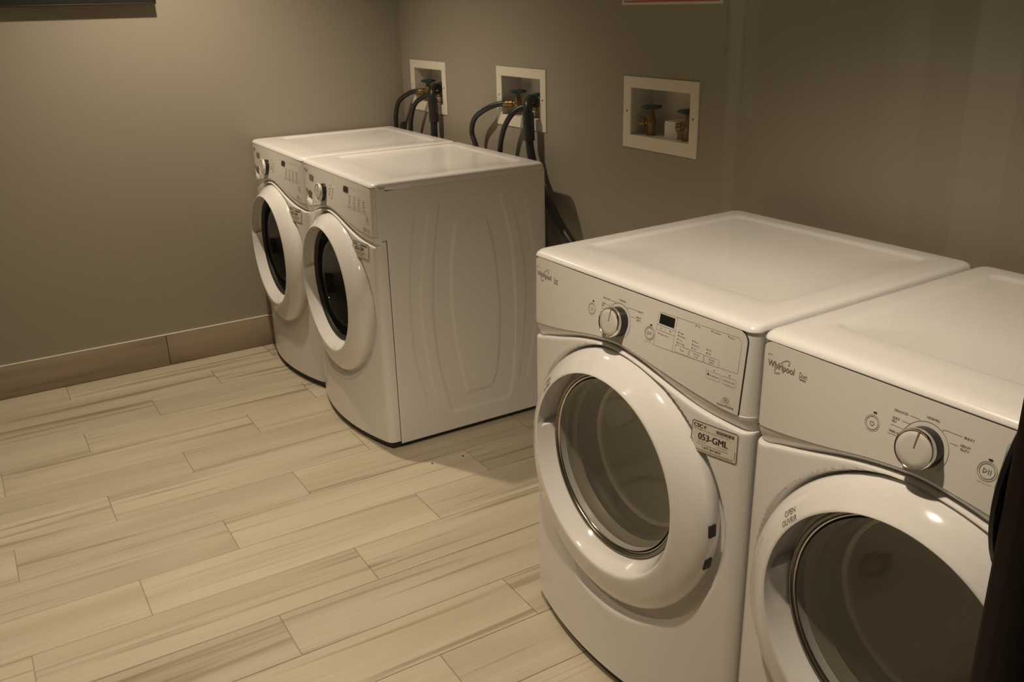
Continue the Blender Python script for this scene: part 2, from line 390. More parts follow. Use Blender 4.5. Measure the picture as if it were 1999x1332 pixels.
def front_mesh(washer):
    bm = bmesh.new(); xs = colx(150); rows = []
    def row(zf, of, ):
        rows.append([(x, surf(x, zf(x))+of(x, zf(x)), zf(x)) for x in xs])
    def groove(x, z):
        r = math.hypot(x-XC, z-ZO); sn = (z-ZO)/max(r, 1e-6)
        return 0.025*(1-sstep(0.2905, 0.301+0.030*(1-sn)/2, r))
    nb = 150
    for i in range(nb+1):
        t = i/nb
        row(lambda x, t=t: 0.030+(zrid(x)-0.006-0.030)*t, groove)
    row(lambda x: zrid(x)-0.003, lambda x, z: 0.0004); row(lambda x: zrid(x)-0.001, lambda x, z: 0.0014)
    row(lambda x: zrid(x)+0.0005, lambda x, z: 0.004); row(lambda x: zrid(x)+0.002, lambda x, z: 0.0125)
    for i in range(1, 9):
        t = i/8
        row(lambda x, t=t: zrid(x)+0.002+(zcon(x)-0.002-zrid(x))*t, lambda x, z, t=t: 0.0135*(1-t)**1.5 if t < 1 else 0.0)
    nt = 26
    for i in range(0, nt+1):
        t = i/nt
        row(lambda x, t=t: zcon(x)+0.0008+(0.951-zcon(x)-0.0008)*t, lambda x, z: (0.0003+1.15*pocket(x, z) if washer else 0.0016))
    # side returns
    P = []
    for r in rows:
        a, b = r[0], r[-1]
        ye = 0.0375 if a[2] < 0.772 else 0.045
        P.append([(0.0, ye, a[2])]+r+[(W, ye, b[2])])
    V = grid(bm, P)
    hole = [f for f in bm.faces if math.hypot(f.calc_center_median().x-XC, f.calc_center_median().z-ZO) < 0.255]
    bmesh.ops.delete(bm, geom=hole, context='FACES')
    # bottom lip
    bot = [(p[0], p[1], p[2]) for p in P[0]]; inn = [(p[0], min(p[1]+0.03, 0.037), p[2]+0.001) for p in P[0]]
    grid(bm, [inn, bot])
    return bm

def outline_panel(off, grow, washer, n=120, edge=True):
    """control panel face between console line and lid line, rounded upper corners"""
    bm = bmesh.new(); x0, x1 = (0.0025, W-0.0025) if washer else (0.0065-grow, 0.6705+grow); xs = [x0+(x1-x0)*(0.5-0.5*math.cos(PI*i/n)) for i in range(n+1)]
    R = 0.004 if washer else 0.022; zt = 0.9485+grow; P = []; nr = 26
    tops, bots = [], []
    for x in xs:
        d = min(x-x0, x1-x); top = zt
        if d < R: top = zt-R+math.sqrt(max(0, R*R-(R-d)**2))
        bot = zcon(x)+0.0012-grow
        tops.append(top); bots.append(bot)
    for i in range(nr+1):
        t = i/nr; r = []
        for x, a, b in zip(xs, bots, tops):
            xx = x if washer else x-(0.009*(1-(a+(b-a)*t-0.785)/0.165) if x > 0.55 else 0)*sstep(0.55, 0.67, x)
            z = a+(b-a)*t
            r.append((xx, surf(xx, z)-off+(pocket(xx, z) if washer else 0), z))
        P.append(r)
    V = grid(bm, P)
    # edge thickness
    ring = V[0]+[v[-1] for v in V[1:]]+V[-1][::-1][1:]+[v[0] for v in V[::-1]][1:-1]
    b2 = [bm.verts.new((v.co.x, v.co.y+(0.0006 if washer else 0.0026), v.co.z)) for v in ring]
    for i in range(len(ring)):
        j = (i+1) % len(ring); bm.faces.new((ring[j], ring[i], b2[i], b2[j]))
    return bm

# ---- flat print on the curved front
class Print:
    def __init__(s, f): s.bm = bmesh.new(); s.f = f           # f(x, z) -> 3D point
    def poly(s, pts): 
        try: s.bm.faces.new([s.bm.verts.new(s.f(*p)) for p in pts])
        except ValueError: pass
    def line(s, a, b, w=0.0006, n=1):
        dx, dz = b[0]-a[0], b[1]-a[1]; L = math.hypot(dx, dz) or 1e-9; nx, nz = -dz/L*w/2, dx/L*w/2
        n = max(n, int(L/0.02)+1)
        for i in range(n):
            p, q = i/n, (i+1)/n
            A = (a[0]+dx*p, a[1]+dz*p); B = (a[0]+dx*q, a[1]+dz*q)
            s.poly([(A[0]-nx, A[1]-nz), (B[0]-nx, B[1]-nz), (B[0]+nx, B[1]+nz), (A[0]+nx, A[1]+nz)])
    def path(s, pts, w=0.0006):
        for a, b in zip(pts, pts[1:]): s.line(a, b, w)
    def ell(s, cx, cz, rx, rz=None, w=0.0006, a0=0, a1=360, rot=0.0, n=40):
        rz = rz or rx; pts = []
        for i in range(n+1):
            t = math.radians(a0+(a1-a0)*i/n); x, z = rx*math.cos(t), rz*math.sin(t)
            pts.append((cx+x*math.cos(rot)-z*math.sin(rot), cz+x*math.sin(rot)+z*math.cos(rot)))
        s.path(pts, w)
    def disc(s, cx, cz, rx, rz=None, n=16):
        rz = rz or rx; s.poly([(cx+rx*math.cos(2*PI*i/n), cz+rz*math.sin(2*PI*i/n)) for i in range(n)])
    def rrect(s, x0, x1, z0, z1, r=0.002, w=0.0006):
        pts = []
        for cx, cz, a in ((x1-r, z1-r, 0), (x0+r, z1-r, 90), (x0+r, z0+r, 180), (x1-r, z0+r, 270)):
            pts += [(cx+r*math.cos(math.radians(a+i*22.5)), cz+r*math.sin(math.radians(a+i*22.5))) for i in range(5)]
        s.path(pts+[pts[0]], w)
    def rect(s, x0, x1, z0, z1): s.poly([(x0, z0), (x1, z0), (x1, z1), (x0, z1)])
    def text(s, t, x, z, h, width=None, rot=0.0, bold=0.0, align='LEFT', shear=0.0):
        """cap height h, left baseline at (x, z)"""
        cu = bpy.data.curves.new('t', 'FONT'); cu.body = t; cu.size = 1.0; cu.offset = 0.0; cu.shear = shear; cu.resolution_u = 3
        o = bpy.data.objects.new('t', cu); C.objects.link(o)
        dg = bpy.context.evaluated_depsgraph_get(); me = bpy.data.meshes.new_from_object(o.evaluated_get(dg))
        bpy.data.objects.remove(o); bpy.data.curves.remove(cu)
        vs = [v.co.copy() for v in me.vertices]
        if not vs: return
        x0 = min(v.x for v in vs); x1 = max(v.x for v in vs); sc = h/0.70
        sx = width/(x1-x0) if width else sc
        shift = {'LEFT': 0, 'CENTER': -(x1-x0)*sx/2, 'RIGHT': -(x1-x0)*sx}[align]
        cr, sr = math.cos(rot), math.sin(rot); nv = []
        for v in vs:
            a, b = (v.x-x0)*sx+shift, v.y*sc
            nv.append(s.bm.verts.new(s.f(x+a*cr-b*sr, z+a*sr+b*cr)))
        for p in me.polygons:
            try: s.bm.faces.new([nv[i] for i in p.vertices])
            except ValueError: pass
        if bold:
            d = bold*0.55*h; nv = [s.bm.verts.new(s.f(x+((v.x-x0)*sx+shift)*cr-v.y*sc*sr+d*cr, z+((v.x-x0)*sx+shift)*sr+v.y*sc*cr+d*sr)) for v in vs]
            for p in me.polygons:
                try: s.bm.faces.new([nv[i] for i in p.vertices])
                except ValueError: pass
        bpy.data.meshes.remove(me)
    def done(s, name, m, parent):
        bmesh.ops.recalc_face_normals(s.bm, faces=s.bm.faces)
        o = obj(name, s.bm, m, parent, None)
        if name in ('lettering', 'fine_print', 'indicator_dots', 'blue_mark', 'green_mark'): o['kind'] = 'stuff'
        return o
def onpanel(e): return lambda x, z: (x, surf(x, z)-e, z)

def lid_mesh():
    bm = bmesh.new()
    def loop(x0, x1, y0, y1, r, z, nc=8, ns=10):
        pts = []
        cs = [(x1-r, y0+r, -90), (x1-r, y1-r, 0), (x0+r, y1-r, 90), (x0+r, y0+r, 180)]
        for ci, (cx, cy, a) in enumerate(cs):
            for i in range(nc+1):
                t = math.radians(a+90*i/nc); pts.append([cx+r*math.cos(t), cy+r*math.sin(t)])
            nx = cs[(ci+1) % 4]; t2 = math.radians(nx[2]); e = (nx[0]+r*math.cos(t2), nx[1]+r*math.sin(t2)); s0 = pts[-1]
            for i in range(1, ns): pts.append([s0[0]+(e[0]-s0[0])*i/ns, s0[1]+(e[1]-s0[1])*i/ns])
        return [(p[0], p[1], z(p[1]) if callable(z) else z) for p in pts]
    zb = lambda y: 0.9495+(0.9365-0.9495)*sstep(0.012, 0.035, y)
    # inset sides, inset front, z
    prof = [(0.003, 0.006, zb, 0.020), (0.0, -0.002, lambda y: zb(y)+0.0005, 0.021), (0.0, -0.002, 0.9515, 0.021), (0.0022, 0.0015, 0.9580, 0.021),
            (0.006, 0.008, 0.9620, 0.020), (0.011, 0.018, 0.9639, 0.018), (0.018, 0.034, 0.9648, 0.016), (0.026, 0.044, 0.965, 0.014), (0.045, 0.075, 0.9652, 0.014)]
    P = [loop(a, W-a, f, D-a*0.8, r, z) for a, f, z, r in prof]
    P += [loop(0.055, W-0.068, 0.112, 0.618, 0.022, 0.9652), loop(0.058, W-0.071, 0.115, 0.615, 0.022, 0.9646), loop(0.067, W-0.080, 0.125, 0.605, 0.020, 0.9604), loop(0.070, W-0.083, 0.128, 0.602, 0.019, 0.9599),
          loop(0.2, W-0.2, 0.25, 0.48, 0.015, 0.9599)]
    V = grid(bm, P, True)
    bm.faces.new(V[-1])
    return bm

SO = [(0.087, .252, .480), (0.10, .245, .503), (0.19, .224, .520), (.29, .204, .531), (.435, .192, .537), (.503, .191, .5365), (.624, .198, .532), (.663, .201, .528), (.78, .219, .509), (.876, .239, .484)]
SI = [(0.150, .311, .415), (.189, .305, .442), (.27, .291, .458), (.36, .276, .466), (.449, .268, .470), (.572, .265, .464), (.645, .270, .458), (.72, .280, .445), (.80, .297, .425)]
SB1 = [(0.12, .155), (.30, .117), (.40, .106), (.60, .108), (.75, .125), (.87, .147)]
SB2 = [(0.12, .197), (.30, .169), (.511, .152), (.60, .158), (.707, .174), (.87, .205)]
def side_disp(y, z):
    def inside(T, w=0.008):
        zz0, zz1 = T[0][0], T[-1][0]; zc = max(zz0, min(zz1, z))
        l = hermite_tab(zc, [(a, b) for a, b, c in T]); r = hermite_tab(zc, [(a, c) for a, b, c in T])
        d = min(y-l, r-y, z-zz0, zz1-z); return sstep(0.0, w, d)
    o = 0.0035*inside(SO)-0.0035*inside(SI)
    zt = sstep(0.12, 0.16, z)*(1-sstep(0.83, 0.87, z)); zc = max(.12, min(.87, z))
    a, b = hermite_tab(zc, SB1), hermite_tab(zc, SB2)
    o += 0.002*zt*sstep(a, a+0.008, y)*(1-sstep(b-0.008, b, y))
    a2, b2 = .728-b, .728-a
    o += 0.002*zt*sstep(a2, a2+0.008, y)*(1-sstep(b2-0.008, b2, y))
    return o
def side_mesh():
    bm = bmesh.new(); ny, nz = 150, 150; X = W+0.0018; P = []
    y0, y1, z0, z1 = 0.0395, D-0.004, 0.021, 0.9365
    P.append([(W-0.004, y0+(y1-y0)*i/ny, z0) for i in range(ny+1)])
    for j in range(nz+1):
        z = z0+(z1-z0)*j/nz
        xx = X-0.0023*sstep(0.765, 0.785, z)
        P.append([(xx-0.001, y0, z)]+[(xx-side_disp(y0+(y1-y0)*i/ny, z), y0+(y1-y0)*i/ny, z) for i in range(1, ny)]+[(xx-0.001, y1, z)])
    grid(bm, P); return bm

def door_mesh():
    bm = bmesh.new(); n = 160; P = []
    for r, y, zc, k in DOOR_PROF:
        row = []
        for i in range(n):
            th = 2*PI*i/n; deg = math.degrees(th)
            # finger pull pocket pressed into the inner cone, upper left
            c = sstep(112, 128, deg)*(1-sstep(171, 173.5, deg))*sstep(.2105, .214, r)*(1-sstep(.2245, .2275, r)) if y < -.026 and r < .23 else 0
            rr = r+0.010*c; yy = y+0.024*c
            row.append((XC+rr*math.cos(th), yy+k*r*math.sin(th), zc+rr*math.sin(th)))
        P.append(row)
    grid(bm, P, True); return bm
DOOR_PROF = [(.280, .012, .520, .04), (.288, -.004, .520, .04), (.2915, -.018, .520, .04), (.2925, -.028, .520, .04), (.2905, -.038, .520, .04), (.2845, -.047, .5205, .036), (.275, -.0555, .5225, .03), (.263, -.063, .526, .022), (.251, -.0690, .530, .014),
             (.242, -.0734, .534, .008), (.2355, -.0762, .537, .004), (.2308, -.0774, .539, .001), (.2285, -.0770, .540, 0), (.2270, -.0746, .541, 0), (.2240, -.0680, .542, 0), (.2215, -.0615, .544, 0), (.2190, -.0545, .546, 0), (.2165, -.0475, .548, 0), (.2140, -.0410, .550, 0), (.2115, -.0355, .552, 0), (.2090, -.0310, .553, 0), (.2060, -.0260, .553, 0)]

def glass_mesh(depth):
    bm = bmesh.new(); lathe(bm, [(.2055*math.sin(PI/2*i/12), -(-.030+depth*math.cos(PI/2*i/12))) for i in range(13)], (XC, 0, ZC), (0, -1, 0), 64); return bm

def disc_knob(parent, kx, kz, tilt=0.16, proud=0.026, R=0.0315, ringmat='chrome'):
    base = Vector((kx, surf(kx, kz), kz)); ax = Vector((0, -math.cos(tilt), math.sin(tilt)))
    bm = bmesh.new(); lathe(bm, [(R*1.0, -0.006), (R*1.0, 0.002), (R*0.985, proud-0.005), (R*0.96, proud-0.002), (0, proud-0.002)], base, ax, 48)
    k = obj('control_knob', bm, M['black'], parent, 40)
    bm = bmesh.new(); lathe(bm, [(R*0.90, proud+0.001), (R*0.915, proud+0.0028), (R*0.955, proud+0.0032), (R*1.0, proud+0.001), (R*1.015, proud-0.003), (R*1.0, proud-0.006)], base, ax, 64); obj('knob_rim', bm, M[ringmat], k, 60)
    bm = bmesh.new(); lathe(bm, [(R*0.92, proud+0.0006), (R*0.90, proud+0.0016), (R*0.6, proud+0.0022), (0.0, proud+0.0024)], base, ax, 48); obj('knob_face', bm, M['knobface'], k, 60)
    u = Vector((1, 0, 0)); v = ax.cross(u)*-1
    if v.z < 0: v = -v
    bm = bmesh.new(); a = math.radians(6)
    d = (u*math.sin(a)+v*math.cos(a)); s = (u*math.cos(a)-v*math.sin(a)); c0 = base+ax*(proud+0.0026)
    pts = [c0+d*0.002-s*0.0011, c0+d*0.002+s*0.0011, c0+d*(R*0.93)+s*0.0011, c0+d*(R*0.93)-s*0.0011]
    lo = [bm.verts.new(p-ax*0.001) for p in pts]; hi = [bm.verts.new(p+ax*0.0002) for p in pts]
    bm.faces.new(hi)
    for i in range(4): bm.faces.new((lo[i], lo[(i+1) % 4], hi[(i+1) % 4], hi[i]))
    obj('pointer_line', bm, M['print'], k, None, True)
    return k

def service_label(parent, x0, x1, z0, z1, full):
    e = 0.0009
    bm = bmesh.new(); n = 8; P = []
    for j in range(2):
        P.append([(x0+(x1-x0)*i/n, surf(x0+(x1-x0)*i/n, z0+(z1-z0)*j)-e, z0+(z1-z0)*j) for i in range(n+1)])
    V = grid(bm, P); s = obj('service_label', bm, M['sticker'], parent, None)
    s['label'] = 'small white service sticker with a dark rounded border'
    f = lambda a, b: (x0+(x1-x0)*a, surf(x0+(x1-x0)*a, z0+(z1-z0)*b)-e-0.0004, z0+(z1-z0)*b)
    L, Hh = x1-x0, z1-z0
    F = lambda x, z: f(x/L, z/Hh)
    p = Print(F); p.rrect(0.0012, L-0.0012, 0.0012, Hh-0.0012, 0.004, 0.0012)
    for dx in (0.0, 0.0005, 0.0010): p.text('CSC', 0.0045+dx, Hh-0.0125, 0.0075, 0.0205)
    num = '053-GML' if full else '053-GM'
    for dx in (0.0, 0.0006, 0.0012): p.text(num, 0.0165+dx, 0.0272, 0.0130, 0.0645 if full else 0.054)
    xx = 0.0545; random.seed(4)
    while xx < 0.093:
        ww = random.choice((0.0006, 0.0006, 0.0012, 0.0018)); p.rect(xx, xx+ww, Hh-0.0135, Hh-0.007); xx += ww+random.choice((0.0005, 0.0009))
    p.text('1-877-264-6622', 0.028, 0.0105, 0.0042, 0.040, bold=0.08)
    p.done('lettering', M['ink'], s)
    p = Print(F)
    if full:
        p.text('Please have this machine number ready', 0.017, 0.0455, 0.0023, 0.066)
        p.text('SERVICEWORKS', 0.0045, Hh-0.0170, 0.0024, 0.020)
        p.text('Visit our website: www.cscsw.com', 0.016, 0.0168, 0.0030, 0.066)
        p.text('For service', 0.0175, 0.0222, 0.0025, 0.019); p.text('Card Number', 0.060, 0.0222, 0.0022, 0.021)
    else:
        for zz in (0.0455, 0.018, 0.0222): p.line((0.017, zz), (0.083, zz), 0.0012)
    for zz in (0.0045, 0.0068): p.line((0.008, zz), (L-0.008, zz), 0.0006)
    p.line((0.0045, 0.014), (0.0045, 0.024), 0.0009); p.line((L-0.005, 0.008), (L-0.005, 0.026), 0.0009)
    p.done('fine_print', M['print'], s)
    p = Print(F); p.poly([(0.0272, Hh-0.0085), (0.0300, Hh-0.0135), (0.0322, Hh-0.0085), (0.0297, Hh-0.0062)]); p.disc(0.0297, Hh-0.0085, 0.0024); p.done('blue_mark', M['blue'], s)
    p = Print(F); p.disc(0.0322, Hh-0.0078, 0.0011); p.disc(0.0314, Hh-0.0058, 0.0008); p.done('green_mark', M['green'], s)

def console_print_dryer(panel):
    e = 0.0021; p = Print(onpanel(e)); q = Print(onpanel(e)); g = Print(onpanel(e)); w_ = 0.00055
    # brand mark, upper left
    p.text('Whirlpool', 0.0215, 0.9055, 0.0118, 0.059, bold=0.09)
    p.text('Duet', 0.0925, 0.9068, 0.0088, 0.0165); p.line((0.0925, 0.9042), (0.107, 0.9042), 0.0009); p.line((0.0945, 0.9025), (0.108, 0.9025), 0.0006)
    rt = math.radians(44)
    q.ell(0.0535, 0.9115, 0.0205, 0.0068, 0.0022, -50, 60, rt); q.ell(0.0535, 0.9115, 0.0205, 0.0068, 0.0022, 130, 240, rt); q.ell(0.0535, 0.9115, 0.0205, 0.0068, 0.0011, 60, 130, rt)
    q.ell(0.0265, 0.9240, 0.0065, 0.0028, 0.0010, 60, 220, math.radians(-10))
    # power button
    p.ell(0.2435, 0.8835, 0.0105, None, 0.0009); q.ell(0.2435, 0.8835, 0.0130, None, 0.0006)
    p.ell(0.2435, 0.8832, 0.0036, None, 0.0009, 125, 415); p.line((0.2435, 0.8832), (0.2435, 0.8872), 0.0009)
    g.disc(0.2450, 0.9005, 0.0034, 0.0016)
    # cycle dial
    p.ell(0.333, 0.879, 0.0385, None, 0.0007, -40, 215)
    for t, x, z, wd in (('DELICATES', .275, .9148, .0225), ('NORMAL', .327, .9222, .0205), ('QUICK', .2745, .9030, .0120), ('DRY', .2745, .8978, .0080), ('TIMED DRY', .2730, .8822, .0215), ('BULKY', .387, .9133, .0150), ('HEAVY', .3845, .9010, .0150), ('DUTY', .3858, .8955, .0125)):
        p.text(t, x, z, 0.0036, wd, bold=0.08)
    q.line((.2735, .8935), (.2965, .8935), 0.0007); q.line((.2725, .8795), (.2930, .8795), 0.0007)
    p.path([(.3005, .9165), (.3165, .9165), (.3190, .9140)], w_); p.line((.290, .9045), (.3035, .9045), w_)
    p.path([(.3535, .9110), (.3560, .9150), (.3840, .9150)], w_); p.line((.3690, .9000), (.3815, .9000), w_)
    # start button
    p.ell(0.4290, 0.8815, 0.0110, None, 0.0009); q.ell(0.4290, 0.8815, 0.0138, None, 0.0012)
    p.path([(.4235, .8850), (.4235, .8780), (.4292, .8815), (.4235, .8850)], 0.0009); p.line((.4312, .8778), (.4312, .8852), 0.0010); p.line((.4342, .8778), (.4342, .8852), 0.0010)
    g.disc(0.4300, 0.8985, 0.0036, 0.0016); q.text('hold to start', .4185, .8630, .0024, .0200)
    # display inset outline
    q.path([(.4440, .8625), (.4465, .9270), (.4490, .9305), (.6440, .9345), (.6520, .9325), (.6575, .9260), (.6545, .8665), (.4440, .8625)], w_)
    q.line((.4970, .9315), (.4950, .8640), w_)
    q.line((.4455, .9045), (.4960, .9045), w_); q.line((.4450, .8948), (.4955, .8948), w_); q.line((.4700, .9045), (.4700, .8948), w_)
    p.line((.4550, .8997), (.4600, .8997), .0008); p.line((.4805, .8997), (.4850, .8997), .0008); p.line((.4827, .8975), (.4827, .9020), .0008)
    def led(x, z, t, wd): g.disc(x, z, .0013); q.text(t, x+.0035, z-.0017, .0031, wd, bold=0.08)
    led(.4530, .8885, 'Check Vent', .0240)
    for z, t, wd in ((.9045, 'High', .0090), (.8980, 'Medium', .0150), (.8912, 'Low', .0080), (.8845, 'Air Only', .0150)): led(.5055, z, t, wd)
    for z, t, wd in ((.8982, 'More', .0100), (.8912, 'Normal', .0135), (.8845, 'Less', .0080)): led(.5435, z, t, wd)
    for z, t, wd in ((.8920, 'On', .0055), (.8850, 'Off', .0060)): led(.5805, z, t, wd)
    led(.5460, .9285, 'Wet', .0080); led(.5860, .9290, 'Cool Down', .0185); led(.6270, .9298, 'Done', .0100)
    for x, ls in ((.5015, ('Temp',)), (.5385, ('Dryness', 'Level')), (.5755, ('Wrinkle', 'Shield'))):
        q.rrect(x, x+.0350, .8655, .8795, .001, w_)
        for i, t in enumerate(ls): q.text(t, x+.0175, (.8712 if len(ls) == 1 else .8735-i*.0050), .0032, None, bold=0.08, align='CENTER')
    q.rrect(.5845, .6170, .8385, .8530, .002, w_); q.text('EcoBoost', .5935, .8440, .0034, .0205, bold=0.08); g.disc(.5895, .8465, .0022)
    q.rrect(.6215, .6525, .8385, .8530, .002, w_); q.text('Control Lock', .6245, .8440, .0034, .0255, bold=0.08); q.text('hold 3 sec', .6300, .8350, .0024, .0180)
    g.disc(.6020, .8570, .0012); g.disc(.6375, .8575, .0012)
    # sensor mark lower right
    q.ell(.6345, .8085, .0070, .0040, .0010); p.text('6th', .6345, .8070, .0030, .0070, align='CENTER', bold=0.12)
    q.text('6TH SENSE', .6345, .8010, .0020, .0230, align='CENTER'); p.text('SensorDrying', .6160, .7945, .0042, .0360, bold=0.15)
    p.done('lettering', M['print'], panel); q.done('fine_print', M['printlight'], panel); g.done('indicator_dots', M['ink'], panel)

def console_print_washer(panel):
    e = 0.0021; p = Print(onpanel(e)); q = Print(onpanel(e))
    p.text('Whirlpool', 0.0200, 0.9235, 0.0090, 0.050, bold=0.09)
    q.ell(0.0470, 0.9280, 0.0170, 0.0055, 0.0018, -50, 240, math.radians(44))
    # rows of tiny cycle marks, unreadable at this distance
    for x, zs in ((.318, (.912, .900, .890, .880)), (.345, (.903, .892, .882, .872))):
        for z in zs: q.line((x, z), (x+.014, z), .0024)
    for x in (.500, .538, .574, .610):
        for z in (.902, .894, .886, .878): q.line((x, z), (x+.017, z), .0020)
        q.rrect(x-.004, x+.026, .861, .872, .001, .0006); q.line((x+.003, .8665), (x+.018, .8665), .0022)
    q.line((.500, .928), (.640, .932), .0006); q.line((.44, .860), (.650, .864), .0006); q.line((.655, .925), (.652, .866), .0006)
    for z in (.850, .842, .834): q.line((.632, z), (.650, z), .0020)
    p.ell(.624, .8055, .0075, .0045, .0022); q.line((.640, .807), (.655, .807), .0022); q.line((.640, .801), (.655, .801), .0022)
    p.done('lettering', M['print'], panel); q.done('fine_print', M['printlight'], panel)

def build_machine(name, washer):
    root = empty(name)
    obj('front_panel', front_mesh(washer), M['enamel'], root, 28)
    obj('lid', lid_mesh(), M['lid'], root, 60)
    obj('side_panel', side_mesh(), M['enamel'], root, 40, False)
    bm = bmesh.new(); box(bm, -0.001, 0.004, 0.0395, D-0.004, 0.021, 0.9365, 0.0); obj('side_panel', bm, M['enamel'], root)
    boxobj('back_panel', 0.002, W-0.002, D-0.006, D-0.003, 0.025, 0.945, M['enamel'], root)
    boxobj('panel_gap_shade', W-0.004, W+0.0006, 0.0372, 0.0398, 0.030, 0.772, M['gap'], root)  # dark strips stand in for the shade inside the panel seams
    boxobj('panel_gap_shade', W-0.004, W+0.0007, 0.022, 0.0398, 0.7695, 0.7712, M['gap'], root)
    bm = bmesh.new(); px = [0.012+(W-0.024)*i/28 for i in range(29)]
    pts = [(x, surf(x, 0.03)+0.012) for x in px]+[(W-0.012, D-0.02), (0.012, D-0.02)]
    lo = [bm.verts.new((x, y, 0.007)) for x, y in pts]; hi = [bm.verts.new((x, y, 0.036)) for x, y in pts]
    for i in range(len(pts)): j = (i+1) % len(pts); bm.faces.new((lo[i], lo[j], hi[j], hi[i]))
    bm.faces.new(hi); bm.faces.new(lo[::-1]); obj('base', bm, M['rubber'], root, 30, True)  # dark block fills the gap, standing in for shade under the machine
    for fx in (0.05, W-0.05):
        for fy in (0.06, D-0.06):
            bm = bmesh.new(); lathe(bm, [(0.0, 0.0), (0.019, 0.0), (0.021, 0.004), (0.019, 0.010), (0.010, 0.012), (0.010, 0.020)], (fx, fy, 0.0), (0, 0, 1), 16); obj('foot', bm, M['rubber'], root)
    # control panel
    panel = obj('control_panel', outline_panel(0.0005 if washer else 0.0016, 0.0, washer), M['panel'], root, 30)
    obj('panel_edge_shade', outline_panel(0.0001 if washer else 0.0008, 0.0009, washer), M['gap'], panel, 30)  # larger dark plate behind the panel, painted shade along its outline
    bm = bmesh.new(); n = 6; P = [[(x, surf(x, z)-0.0022, z) for x in (.4505, .4610, .4715, .4820, .4915)] for z in (.9085, .9275)]
    grid(bm, P); obj('display', bm, M['black'], panel, None)
    if washer:
        disc_knob(root, 0.262, 0.876, 0.10, 0.022, 0.0315, 'knobface'); console_print_washer(panel)
        bm = bmesh.new(); grid(bm, [[(x, surf(x, z)-0.0022, z) for x in (.086, .110, .136)] for z in (.8975, .9175)]); obj('indicator_window', bm, M['greyplate'], panel, None)
    else:
        disc_knob(root, 0.333, 0.879); console_print_dryer(panel)
    # door
    dr = obj('door', door_mesh(), M['plastic'], root, 40)
    bm = bmesh.new(); lathe(bm, [(.2110, .0330), (.2100, .0370), (.2070, .0390), (.2035, .0375), (.2015, .0320), (.2010, .0250)], (XC, 0, ZC), (0, -1, 0), 96); obj('window_rim', bm, M['rubber' if washer else 'rim'], dr, 60)
    bm = bmesh.new(); lathe(bm, [(.2015, .0320), (.2000, .0345), (.1975, .0335), (.1965, .0290)], (XC, 0, ZC), (0, -1, 0), 96); obj('inner_rim', bm, M['rubber' if washer else 'chrome'], dr, 60)
    obj('window', glass_mesh(0.140 if washer else 0.030), M['wglass' if washer else 'dglass'], dr, 60)
    if not washer:
        p = Print(lambda x, z: (x, door_y(x, z)-0.0006, z))
        p.text('OPEN', 0.136, 0.677, 0.0088, 0.0305, rot=math.radians(48), bold=0.09)
        p.text('OUVRIR', 0.140, 0.663, 0.0088, 0.0425, rot=math.radians(48), bold=0.09)
        p.done('lettering', M['print'], dr)
        for a in (2.5, -13.0):
            t = math.radians(a); bm = bmesh.new(); box(bm, -0.003, 0.0045, -0.004, 0.014, -0.013, 0.013, 0.001)
            bmesh.ops.transform(bm, matrix=Matrix.Translation((XC+.2905*math.cos(t), -.030, ZO+.2905*math.sin(t))) @ Matrix.Rotation(-t, 4, 'Y'), verts=bm.verts)
            obj('hinge_cover', bm, M['rubber'], dr)
    # drum seen through the window
    if washer:
        bm = bmesh.new(); lathe(bm, [(.2085, .024), (.209, .0), (.213, -.06), (.220, -.115), (.235, -.13)], (XC, 0, ZC), (0, -1, 0), 64); obj('door_seal', bm, M['rubber'], root, 50)
        bm = bmesh.new(); lathe(bm, [(.222, -.120), (.262, -.135), (.262, -.50), (.22, -.53), (0, -.53)], (XC, 0, ZC), (0, -1, 0), 64); obj('drum', bm, M['steel'], root, 50)
    else:
        bm = bmesh.new(); lathe(bm, [(.194, .034), (.190, .012), (.186, -.014), (.180, -.022)], (XC, 0, ZC), (0, -1, 0), 96); obj('door_liner', bm, M['tunnel'], root, 50)
        bm = bmesh.new(); lathe(bm, [(.1865, -.012), (.176, -.020), (.172, -.040), (.176, -.062), (.184, -.066)], (XC, 0, ZC), (0, -1, 0), 96); obj('door_seal', bm, M['rubber'], root, 50)
        bm = bmesh.new(); lathe(bm, [(.170, -.058), (.163, -.064), (.166, -.075), (.19, -.082), (.285, -.10), (.285, -.46), (.24, -.50), (0, -.50)], (XC, 0, ZC), (0, -1, 0), 64); obj('drum', bm, M['steel'], root, 50)
    return root
def door_y(x, z):
    best = (1e9, 0)
    for (r0, y0, c0, k0), (r1, y1, c1, k1) in zip(DOOR_PROF[4:12], DOOR_PROF[5:13]):
        for i in range(9):
            t = i/8; r = r0+(r1-r0)*t; zc = c0+(c1-c0)*t; e = abs(math.hypot(x-XC, z-zc)-r)
            if e < best[0]: best = (e, y0+(y1-y0)*t+(k0+(k1-k0)*t)*(z-zc))
    return best[1]

